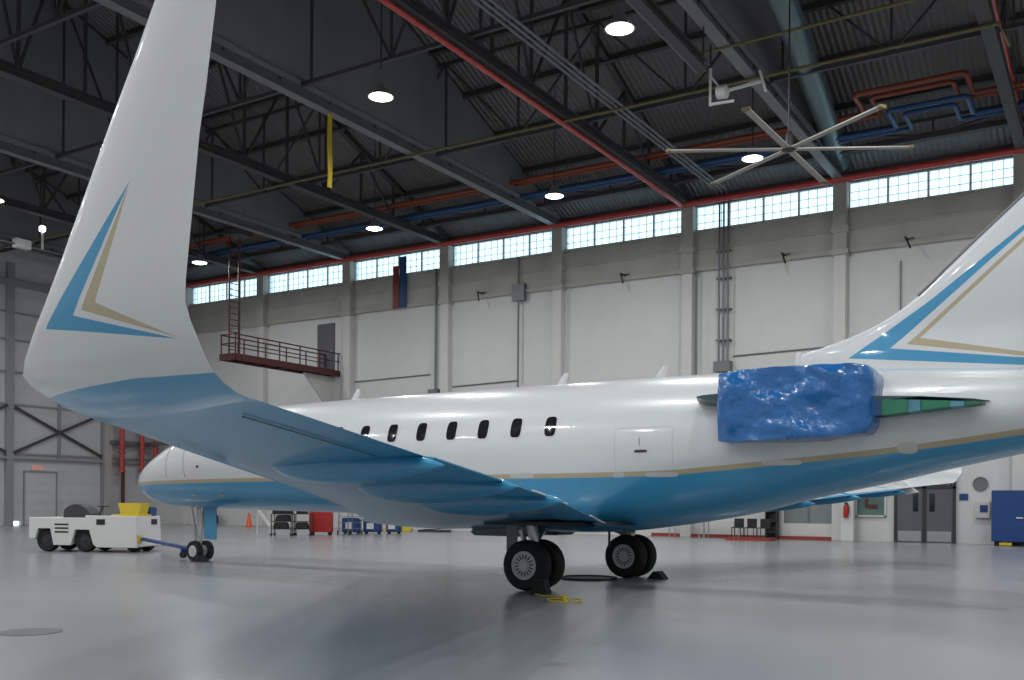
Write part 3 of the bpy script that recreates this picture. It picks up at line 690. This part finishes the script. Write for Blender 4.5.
for k in range(3): dr.tube([(-15.75 - .22 * k, 12, 16.3), (-15.95 - .22 * k, 44.7, 16.5), (-16.1 - .22 * k, D - .35, 16.3), (-16.1 - .22 * k, D - .32, 8.4)], .05, 8)
cd_ = dr.build('conduit_run', 'grey_steel', smooth=True); tag(cd_, 'three parallel grey conduits dropping down the window wall behind the blue wrap', 'conduit')
MB().box(-16.75, -15.95, D - .5, D, 8.0, 8.5).build('junction_box', 'grey_steel', cd_)
for z in (9.5, 11, 12.5, 13.8): MB().box(-16.7, -15.98, D - .38, D, z, z + .06).build('strap_bracket', 'grey_steel', cd_)
def cond(x, z0, z1, label, r=.05):
    c = MB(); c.tube([(x, D - .08 if z1 < 13 else D - .3, z1), (x, D - .08 if z1 < 13 else D - .3, z0)], r, 8); o = c.build('conduit', 'grey_steel', smooth=True); tag(o, label, 'conduit', 'wall conduits'); return o
o = cond(-27.9, 7, 14.9, 'grey conduit on the wall left of the third visible column', .05); MB().box(-28.25, -27.5, D - .42, D - .12, 12.6, 13.5).build('junction_box', 'grey_steel', o)
o = cond(-33.45, 7.9, 15, 'grey conduit beside the column right of the banner', .06); MB().box(-33.95, -33.3, D - .35, D, 7.6, 8.1).build('junction_box', 'grey_steel', o)
cond(-17.7, 7, 13, 'thin conduit right of the column near the triple conduits', .04); cond(-8.3, 8, 12.4, 'thin conduit on the white wall right of the last full column', .03)
cond(-6.3, 2.5, 7, 'thin conduit on the wall above the blue container', .04)
for xa, xb, z, lb in ((-15.9, -11.2, 8.75, 'right of the triple conduits'), (-39.7, -34.0, 8.9, 'right of the catwalk'), (-32.4, -28.0, 8.2, 'above the fuselage crown')):
    tag(MB().tube([(xa, D - .05, z), (xb, D - .05, z + .1)], .035, 8).build('conduit', 'grey_steel'), 'horizontal grey conduit on the white wall ' + lb, 'conduit', 'wall conduits')
# small wall brackets on the concrete band
for x_, lb in ((-30.3, 'left'), (-21.6, 'middle'), (-13.4, 'right'), (-8.0, 'rightmost')):
    b_ = MB(); b_.bar((0, -.12, .1), (0, -.75, .1), .07); b_.bar((0, -.7, .1), (.25, -.95, -.45), .06); b_.bar((-.1, -.3, .12), (.3, -.35, .12), .05)
    tag(b_.build('wall_bracket', 'dark_metal', loc=(x_, D, 13.15)), lb + ' small dark bracket sticking out of the concrete band', 'bracket', 'wall brackets')

# rail with white bracket, hanging near the fan
rl = thing('hanging_rail', 'dark overhead rail with pale flanges ending in a white bracket', 'rail', (-10.95, 28.7, 14.85))
MB().box(-.16, .16, -22, 0, -.02, .02).box(-.16, .16, -22, 0, .28, .32).box(-.03, .03, -22, 0, 0, .3).build('beam', 'roof_steel', rl)
MB().box(-.2, -.15, -22, 0, -.02, .06).build('flange', 'grey_steel', rl)
for y in (0, -7, -14, -21): MB().tube([(0, y, .3), (0, y, ZCH - 14.8)], .03, 8).build('hanger', 'dark_metal', rl)
bk = thing('projector_bracket', 'white metal bracket assembly hanging beside the ceiling fan', 'bracket', (-11.2, 30.0, 14.65))
fr = MB(); fr.bar((0, 0, .85), (0, 0, -.35), .07); fr.bar((0, 0, -.3), (.75, .1, -.3), .07); fr.bar((0, 0, .6), (.5, .1, -.1), .06); fr.bar((1.55, .15, .5), (1.75, .15, -.2), .07); fr.bar((0.2, .1, .05), (1.6, .15, .15), .08)
fr.build('frame', 'white_metal', bk); MB().lathe([(.02, -.2), (.2, -.18), (.22, .12), (.1, .2), (.02, .2)], (.38, .08, .05), 'x', 16).build('fixture', 'white_metal', bk, smooth=True)
MB().tube([(0, 0, .85), (0, 0, ZCH - 14.65)], .03, 8).build('hanger', 'dark_metal', bk)
# mini fixtures at far left under roof
fx = thing('spot_fixture', 'small bright spot fixture on a rail left of the winglet', 'light fixture', (-47.0, 29.6, 14.3))
MB().tube([(0, -6, .05), (0, 9, .1)], .05, 8).build('rail', 'grey_steel', fx); MB().box(-.2, .2, -.9, -.1, -.1, .35).build('clamp', 'white_metal', fx, bevel=.03)
MB().tube([(0, .6, .1), (0, .6, 1.0)], .06, 8).build('stem', 'white_metal', fx); MB().lathe([(.05, .0), (.15, .05), (.15, .25), (.05, .32)], (0, .6, 1.0)).build('bulb', 'lens', fx, smooth=True)
MB().tube([(0, -3, .1), (0, -3, 2.1)], .02, 6).tube([(0, 6, .1), (0, 6, 2.1)], .02, 6).build('hanger', 'dark_metal', fx)
sp = thing('lifting_strap', 'bright yellow lifting strap hanging from the long grey girder', 'strap', (-25.45, 27.95, 13.45))
MB().loft([[(-.03 + .02 * math.sin(k * .7), -.10 + .012 * math.sin(k), k * .31), (.03 + .02 * math.sin(k * .7), -.10 + .012 * math.sin(k), k * .31), (.03 + .02 * math.sin(k * .7), .10, k * .31), (-.03 + .02 * math.sin(k * .7), .10, k * .31)] for k in range(10)]).build('webbing', 'yellow_paint', sp)
MB().tube([(0, -.1, 2.8), (-.22, 0, 2.95), (0, .1, 2.8)], .03, 6).build('hook', 'dark_metal', sp)

# ------------------------------------------------------------------ catwalk
cw = thing('catwalk', 'rust-red steel catwalk with railings and ladder high on the window wall', 'catwalk', (-41.5, D, 9.6))
dk = MB(); dk.box(-.55, .55, -8.45, 0, -.12, -.04); dk.box(-.6, -.5, -8.45, 0, -.3, .05); dk.box(.5, .6, -8.45, 0, -.3, .05); dk.box(-.6, .6, -8.5, -8.4, -.3, .05)
for k in range(9): dk.box(-.5, .5, -8.3 + k, -8.2 + k, -.28, -.12)
dk.build('deck', 'rust_paint', cw)
for s in (-.55, .55):
    rl_ = MB(); rl_.tube([(s, -8.45, 1.1), (s, 0, 1.1)], .04, 8); rl_.tube([(s, -8.45, .6), (s, 0, .6)], .03, 8)
    for k in range(6): rl_.tube([(s, -8.4 + 1.65 * k, 0), (s, -8.4 + 1.65 * k, 1.1)], .04, 8)
    rl_.build('railing', 'rust_paint', cw)
MB().tube([(-.55, -8.45, 1.1), (.55, -8.45, 1.1)], .04, 8).tube([(-.55, -8.45, .6), (.55, -8.45, .6)], .03, 8).build('end_railing', 'rust_paint', cw)
ld = MB()
for q in (-8.35, -7.65): ld.tube([(0, q, 0), (0, q, 6.9)], .07 if q > -8 else .05, 8)
for k in range(20): ld.tube([(0, -8.35, .3 + .33 * k), (0, -7.65, .3 + .33 * k)], .025, 6)
ld.build('ladder', 'rust_paint', cw)
MB().box(-.3, .8, -8.5, -7.4, 6.5, 6.8).build('hanger_frame', 'roof_steel', cw)
MB().prism([(-2.6, -.3), (0, -.3), (0, -2.7)], -.06, .06, 'x').build('wall_bracket', 'pale_plaster', cw)
d2 = MB().box(-42.75, -41.35, D - .06, D + .0, 9.75, 12.65).build('door_2', 'grey_door'); struct(d2); MB().box(-41.6, -41.5, D - .12, D - .06, 10.8, 10.95).build('door_handle', 'bare_metal', d2)
bn = thing('hanging_banner', 'orange and blue cloth hanging from the clerestory window', 'banner', (-36.1, D - .3, 13.0))
MB().loft([[(-.5, .02 * math.sin(k), .25 * k), (-.06, 0, .25 * k), (-.06, .03, .25 * k), (-.5, .04, .25 * k)] for k in range(11)]).build('orange_cloth', 'orange_pipe', bn)
MB().loft([[(-.02, .02 * math.sin(k), .25 * k), (.5, 0, .25 * k), (.5, .03, .25 * k), (-.02, .04, .25 * k)] for k in range(13)]).build('blue_cloth', 'blue_pipe', bn)

# red standpipes in the far left corner
for (x_, y_, z0, z1, lb) in ((-57.6, 42.9, 3.5, 15, 'leftmost and thickest red vertical pipe with flanges in the far corner'), (-57.6, 44.5, 3.6, 15, 'second red vertical pipe with flanges in the far corner'), (-57.3, 45.4, 4.3, 15, 'third red vertical pipe in the far corner, behind the jet nose')):
    p = thing('standpipe', lb, 'pipe', (x_, y_, z0), 0, 'red standpipes')
    MB().tube([(0, 0, 0), (0, 0, z1 - z0)], .17, 14).build('pipe', 'red_paint', p, smooth=True)
    f_ = MB()
    for z in (0, 1.3, 1.6, 3.4, 3.7): f_.lathe([(.17, z), (.27, z), (.27, z + .1), (.17, z + .1)], (0, 0, 0))
    f_.build('flange', 'red_paint', p)
pipe('drain_pipe', [(-58.0, 43.3, 0), (-58.0, 43.3, 4.4)], .12, 'rust_paint', 'slim dark red pipe standing by the corner column')
cr_ = MB(); cr_.box(-58.3, -54, D - .9, D - .7, 5.4, 5.65); cr_.box(-58.2, -57.9, 42.3, D - .2, 5.4, 5.65); tag(cr_.build('pipe_support', 'grey_steel'), 'grey horizontal beam holding the red standpipes', 'beam')

# ------------------------------------------------------------------ things behind and below the jet
def cone(x, y, lb):
    t = thing('traffic_cone', lb, 'traffic cone', (x, y, 0)); MB().box(-.25, .25, -.25, .25, 0, .04).build('base', 'cone_orange', t, bevel=.01)
    MB().lathe([(.2, .04), (.17, .12), (.05, .85), (.03, .9), (.01, .9)], (0, 0, 0)).build('cone_body', 'cone_orange', t, smooth=True)
cone(-46.6, 44.0, 'orange traffic cone by the far wall behind the nose gear')
def cart(name, x, y, w_, h_, d_, m_, lb, cat='cart', rz=0):
    t = thing(name, lb, cat, (x, y, 0), rz); MB().box(-w_ / 2, w_ / 2, -d_ / 2, d_ / 2, .14, h_).build('cabinet', m_, t, bevel=.02)
    f_ = MB()
    n_ = 5
    for k in range(n_): f_ = MB().box(-w_ / 2 + .04, w_ / 2 - .04, -d_ / 2 - .02, -d_ / 2, .2 + k * (h_ - .28) / n_, .2 + (k + .85) * (h_ - .28) / n_); dd = f_.build('drawer', m_, t); 
    for sx in (-1, 1):
        for sy in (-1, 1): MB().lathe([(.01, -.03), (.07, -.03), (.07, .03), (.01, .03)], (sx * (w_ / 2 - .1), sy * (d_ / 2 - .1), .07), 'y', 12).build('caster', 'rubber', t)
    return t
cart('tool_cabinet', -32.7, 35.5, 1.05, 1.25, .6, 'red_box', 'red rolling tool cabinet behind the wing', 'tool cabinet', R(30))
def trolley(x, y, lb, rz=0, L=1.5, m_='dark_metal'):
    t = thing('equipment_trolley', lb, 'trolley', (x, y, 0), rz, 'dark equipment trolleys')
    f_ = MB()
    for sx in (-1, 1):
        for sy in (-1, 1): f_.bar((sx * L / 2, sy * .3, .1), (sx * L / 2, sy * .3, 1.0), .04)
    for z in (.3, .65, 1.0): f_.box(-L / 2, L / 2, -.3, .3, z, z + .03)
    f_.build('frame', m_, t)
    for sx in (-1, 1):
        for sy in (-1, 1): MB().lathe([(.01, -.02), (.06, -.02), (.06, .02), (.01, .02)], (sx * L / 2, sy * .3, .06), 'y', 12).build('caster', 'rubber', t)
    return t
tr1 = trolley(-33.3, 33.6, 'dark steel trolley with black bags, nearest the cone', R(30), 1.0); tr2 = trolley(-32.6, 34.1, 'dark steel trolley beside the red tool cabinet', R(30), .9)
for (x_, y_, z_, s_, lb) in ((-33.4, 33.55, .33, .7, 'black case on the bottom shelf of the left dark trolley'), (-33.3, 33.6, .68, .7, 'black case on the middle shelf of the left dark trolley'), (-32.6, 34.1, .33, .6, 'black case on the bottom shelf of the right dark trolley'), (-33.5, 33.45, 1.03, .5, 'left black bag on the dark trolley'), (-33.1, 33.7, 1.03, .42, 'right black bag on the dark trolley'), (-32.6, 34.1, 1.03, .5, 'black case on the trolley beside the red cabinet')):
    o = MB().prism([(-s_ / 2, 0), (s_ / 2, 0), (s_ / 2 - .03, .2), (s_ / 3, .3), (-s_ / 3, .3), (-s_ / 2 + .03, .2)], -.2, .2, 'y').build('equipment_bag', 'black_plastic', bevel=.03, loc=(x_, y_, z_), rot=R(30)); tag(o, lb, 'bag')
o = MB().bar((-.35, 0, 1.25), (.3, 0, .35), .5, .05).bar((-.35, 0, 0), (-.35, 0, 1.2), .05).bar((.3, 0, 0), (.3, 0, .5), .05).build('tilted_board', 'white_metal', loc=(-36.0, 35.0, 0), rot=R(30)); tag(o, 'white board leaning at an angle beside the dark trolley', 'board')
for k, (x_, y_, rz) in enumerate(((-32.0, 36.3, .2), (-31.7, 36.9, .4))):
    t = thing('hand_truck', ['grey upright hand truck right of the red cabinet', 'grey upright hand truck next to the blue crates'][k], 'hand truck', (x_, y_, 0), R(30) + rz)
    f_ = MB(); f_.tube([(-.22, 0, .1), (-.22, 0, 1.2), (.22, 0, 1.2), (.22, 0, .1)], .025, 8)
    for z in (.3, .6, .9): f_.bar((-.22, 0, z), (.22, 0, z), .03)
    f_.box(-.22, .22, -.3, 0, .03, .05); f_.build('frame', 'grey_steel', t)
    for s_ in (-1, 1): MB().lathe([(.01, -.03), (.11, -.03), (.11, .03), (.01, .03)], (s_ * .27, .05, .11), 'x', 12).build('tyre', 'rubber', t)
for k, (x_, y_, w_, h_) in enumerate(((-32.6, 37.6, .85, .8), (-32.0, 38.5, .85, .75), (-31.2, 39.2, .7, .7))):
    t = thing('blue_crate', ['blue plastic crate nearest the red cabinet', 'blue plastic crate with white items in the middle', 'blue plastic crate nearest the yellow tray'][k], 'crate', (x_, y_, 0), R(30), 'blue crates')
    f_ = MB(); f_.box(-w_ / 2, w_ / 2, -.35, .35, .1, .16)
    for a, b2, c, d_ in ((-w_ / 2, w_ / 2, -.35, -.31), (-w_ / 2, w_ / 2, .31, .35), (-w_ / 2, -w_ / 2 + .04, -.35, .35), (w_ / 2 - .04, w_ / 2, -.35, .35)): f_.box(a, b2, c, d_, .1, h_)
    f_.box(-w_ / 2, w_ / 2, -.37, -.35, h_ - .08, h_); f_.build('tub', 'blue_box', t)
    MB().box(-.25, .1, -.36, -.352, .25, h_ - .2).build('paper_label', 'white_metal', t)
    for sx in (-1, 1):
        for sy in (-1, 1): MB().lathe([(.01, -.02), (.05, -.02), (.05, .02), (.01, .02)], (sx * (w_ / 2 - .1), sy * .25, .05), 'y', 10).build('caster', 'rubber', t)
o = MB().prism([(-.7, 0), (.7, 0), (.75, .18), (.3, .32), (-.3, .32), (-.75, .18)], -.3, .3, 'y').build('yellow_tray', 'yellow_paint', loc=(-33.6, 42.6, 0), rot=R(30), bevel=.02); tag(o, 'low yellow tray on the floor right of the blue crates', 'tray')
o = MB().bar((-.9, 0, .06), (.9, 0, .06), .25, .12).bar((-.7, 0, .12), (.7, 0, .2), .05).build('ground_bar', 'dark_metal', loc=(-31.6, 43.2, 0), rot=R(20)); tag(o, 'dark low bar lying on the floor right of the yellow tray', 'bar')
# green sign box behind nose gear
o = MB().box(-.35, .35, -.05, 0, 2.4, 2.9).build('wall_box', 'green_primer', loc=(-49.5, D, 0)); tag(o, 'small dark green box on the far wall behind the nose gear', 'box')
t = thing('floor_scrubber', 'dark equipment under the jet nose by the far wall', 'machine', (-51.3, 45.0, 0)); MB().prism([(-.5, .1), (.5, .1), (.5, .6), (.1, .9), (-.5, .9)], -.3, .3, 'y').build('body', 'dark_metal', t, bevel=.03); MB().tube([(-.4, 0, .9), (-.7, 0, 1.2)], .03).build('handle', 'red_box', t)

# right-hand rear: office front, doors, container
of = MB(); of.box(-13.45, -11.0, D - .25, D, 0, .75); of.box(-13.45, -11.0, D - .25, D, 2.35, 2.9); of.box(-13.45, -13.35, D - .25, D, .75, 2.35); of.box(-11.1, -11.0, D - .25, D, .75, 2.35)
struct(of.build('trim_60', 'pale_plaster')); wo_ = MB().box(-13.35, -11.1, D - .16, D - .1, .75, 2.35).build('window_30', 'board_grey'); struct(wo_)
for x_ in (-13.35, -12.25, -11.15): MB().box(x_, x_ + .05, D - .2, D - .1, .75, 2.35).build('mullion', 'grey_steel', wo_)
pl = MB().box(-10.65, -10.1, D - .75, D - .45, 0, 2.9).build('trim_61', 'white_metal', bevel=.02); struct(pl)
ex = thing('fire_extinguisher', 'red fire extinguisher on the white pillar', 'fire extinguisher', (-10.4, D - .86, 1.05))
MB().lathe([(.02, 0), (.1, .01), (.11, .05), (.11, .48), (.08, .56), (.03, .6), (.02, .6)], (0, 0, 0)).build('cylinder', 'red_box', ex, smooth=True); MB().box(-.06, .08, -.03, .03, .6, .68).tube([(.05, 0, .62), (.14, 0, .5), (.13, 0, .2)], .015, 6).build('valve', 'black_plastic', ex)
MB().box(-.1, .1, .08, .11, .0, .6).build('wall_plate', 'bare_metal', ex)
sg = MB().box(-.18, .18, -.02, 0, 0, .3).build('safety_sign', 'white_metal', loc=(-10.4, D - .76, 1.95)); tag(sg, 'small white sign above the fire extinguisher', 'sign')
g2 = MB(); g2.box(-10.15, -8.85, D - .12, D, 1.1, 1.16); g2.box(-10.15, -8.85, D - .12, D, 2.5, 2.56); g2.box(-10.15, -10.09, D - .12, D, 1.1, 2.56); g2.box(-8.91, -8.85, D - .12, D, 1.1, 2.56)
g2o = g2.build('window_31', 'white_metal'); struct(g2o); MB().box(-10.1, -8.9, D - .08, D - .02, 1.15, 2.5).build('pane', 'green_glass', g2o)
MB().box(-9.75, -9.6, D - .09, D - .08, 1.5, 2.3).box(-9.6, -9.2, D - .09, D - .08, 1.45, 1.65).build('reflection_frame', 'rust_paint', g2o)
dd = MB(); dd.box(-8.5, -8.38, D - .16, D, 0, 3.3); dd.box(-7.33, -7.18, D - .16, D, 0, 3.3); dd.box(-6.12, -6.0, D - .16, D, 0, 3.3); dd.box(-8.5, -6.0, D - .16, D, 2.35, 2.45); dd.box(-8.5, -6.0, D - .16, D, 3.2, 3.3)
ddo = dd.build('door_3', 'dark_metal'); struct(ddo)
for a, c, sx in ((-8.38, -7.33, -7.62), (-7.18, -6.12, -6.95)):
    lf = MB().box(a, c, D - .12, D - .04, .02, 2.35).build('door_leaf', 'grey_door', ddo)
    MB().box(sx - .1, sx + .12, D - .13, D - .118, 1.35, 2.15).build('vision_pane', 'window_glass', lf); MB().box(a + .05, c - .05, D - .135, D - .118, .05, .5).build('kick_plate', 'bare_metal', lf)
MB().box(-8.38, -6.12, D - .1, D - .05, 2.45, 3.2).build('transom_pane', 'window_glass', ddo)
o = MB().box(-.17, .17, -.03, 0, 0, .28).build('wall_sign', 'blue_box', loc=(-5.7, D, 1.85)); tag(o, 'small square dark blue sign right of the double doors', 'sign')
t = thing('wall_phone', 'grey wall telephone box with dark front left of the blue container', 'telephone', (-4.95, D, 1.2)); MB().box(-.28, .28, -.2, 0, -.1, .62).build('housing', 'pale_plaster', t, bevel=.02); MB().box(-.1, .2, -.23, -.2, .15, .45).build('handset', 'blue_box', t, bevel=.02)
t = thing('wall_clock', 'round grey clock-like dial on the wall above the telephone', 'clock', (-5.05, D, 2.55)); MB().lathe([(.02, 0), (.3, 0), (.3, -.06), (.25, -.06), (.24, -.03), (.02, -.03)], (0, 0, 0), 'y', 28).build('ring', 'grey_steel', t, smooth=True)
bx = thing('storage_container', 'large blue metal storage container at the right edge', 'container', (-4.45, 44.2, 0))
MB().box(0, 2.6, 0, 1.5, .18, 2.25).build('body', 'blue_box', bx, bevel=.02)
MB().box(.9, 1.15, -.04, 0, 1.12, 1.17).build('handle', 'white_metal', bx); MB().box(1.32, 1.57, -.04, 0, 1.12, 1.17).build('handle', 'white_metal', bx)
for x_ in (.1, 2.3): MB().box(x_, x_ + .2, .1, 1.4, .0, .18).build('skid', 'yellow_paint' if x_ > 1 else 'rubber', bx)
MB().box(.3, .75, -.02, .1, .03, .14).build('fork_pocket', 'yellow_paint', bx)
o = MB().box(-1.0, 1.0, -.6, .6, 0, .12).build('red_pallet', 'mat_red', loc=(-14.1, 43.3, 0)); tag(o, 'low red pallet on the floor under the tail', 'pallet')
for k in range(3):
    t = thing('folding_chair', ['left', 'middle', 'right'][k] + ' of three black chairs standing on the red pallet', 'chair', (-14.75 + .6 * k, 43.35, .12), 0, 'black chairs on the red pallet')
    MB().box(-.22, .22, -.22, .22, .42, .46).build('seat', 'black_plastic', t); MB().box(-.22, .22, .2, .24, .46, .85).build('backrest', 'black_plastic', t)
    for sx in (-1, 1):
        for sy in (-1, 1): MB().bar((sx * .2, sy * .2, 0), (sx * .2, sy * .2, .43), .03).build('leg', 'black_plastic', t)
cs = thing('shelf_rack', 'dark shelf rack left of the grey office window', 'shelf', (-13.8, D - .6, 0)); f_ = MB()
for x_ in (-.25, .25): f_.box(x_ - .02, x_ + .02, -.2, .2, 0, 2.1)
for z in (.3, .8, 1.3, 1.7, 2.08): f_.box(-.25, .25, -.2, .2, z, z + .04)
f_.box(-.25, .25, .18, .2, 0, 2.1); f_.build('frame', 'dark_metal', cs)
for k, x_ in enumerate((-17.6, -15.9)):
    t = thing('work_table', ['left', 'right'][k] + ' white work table under the rear fuselage', 'table', (x_, 44.4, 0), 0, 'white work tables')
    MB().box(-.8, .8, -.4, .4, .82, .88).build('tabletop', 'white_metal', t)
    for sx in (-1, 1):
        for sy in (-1, 1): MB().bar((sx * .75, sy * .35, 0), (sx * .75, sy * .35, .82), .04).build('leg', 'bare_metal', t)
struct(MB().box(-20, -11.0, D - .33, D - .30, 0, .16).build('baseboard_far', 'mat_red'))
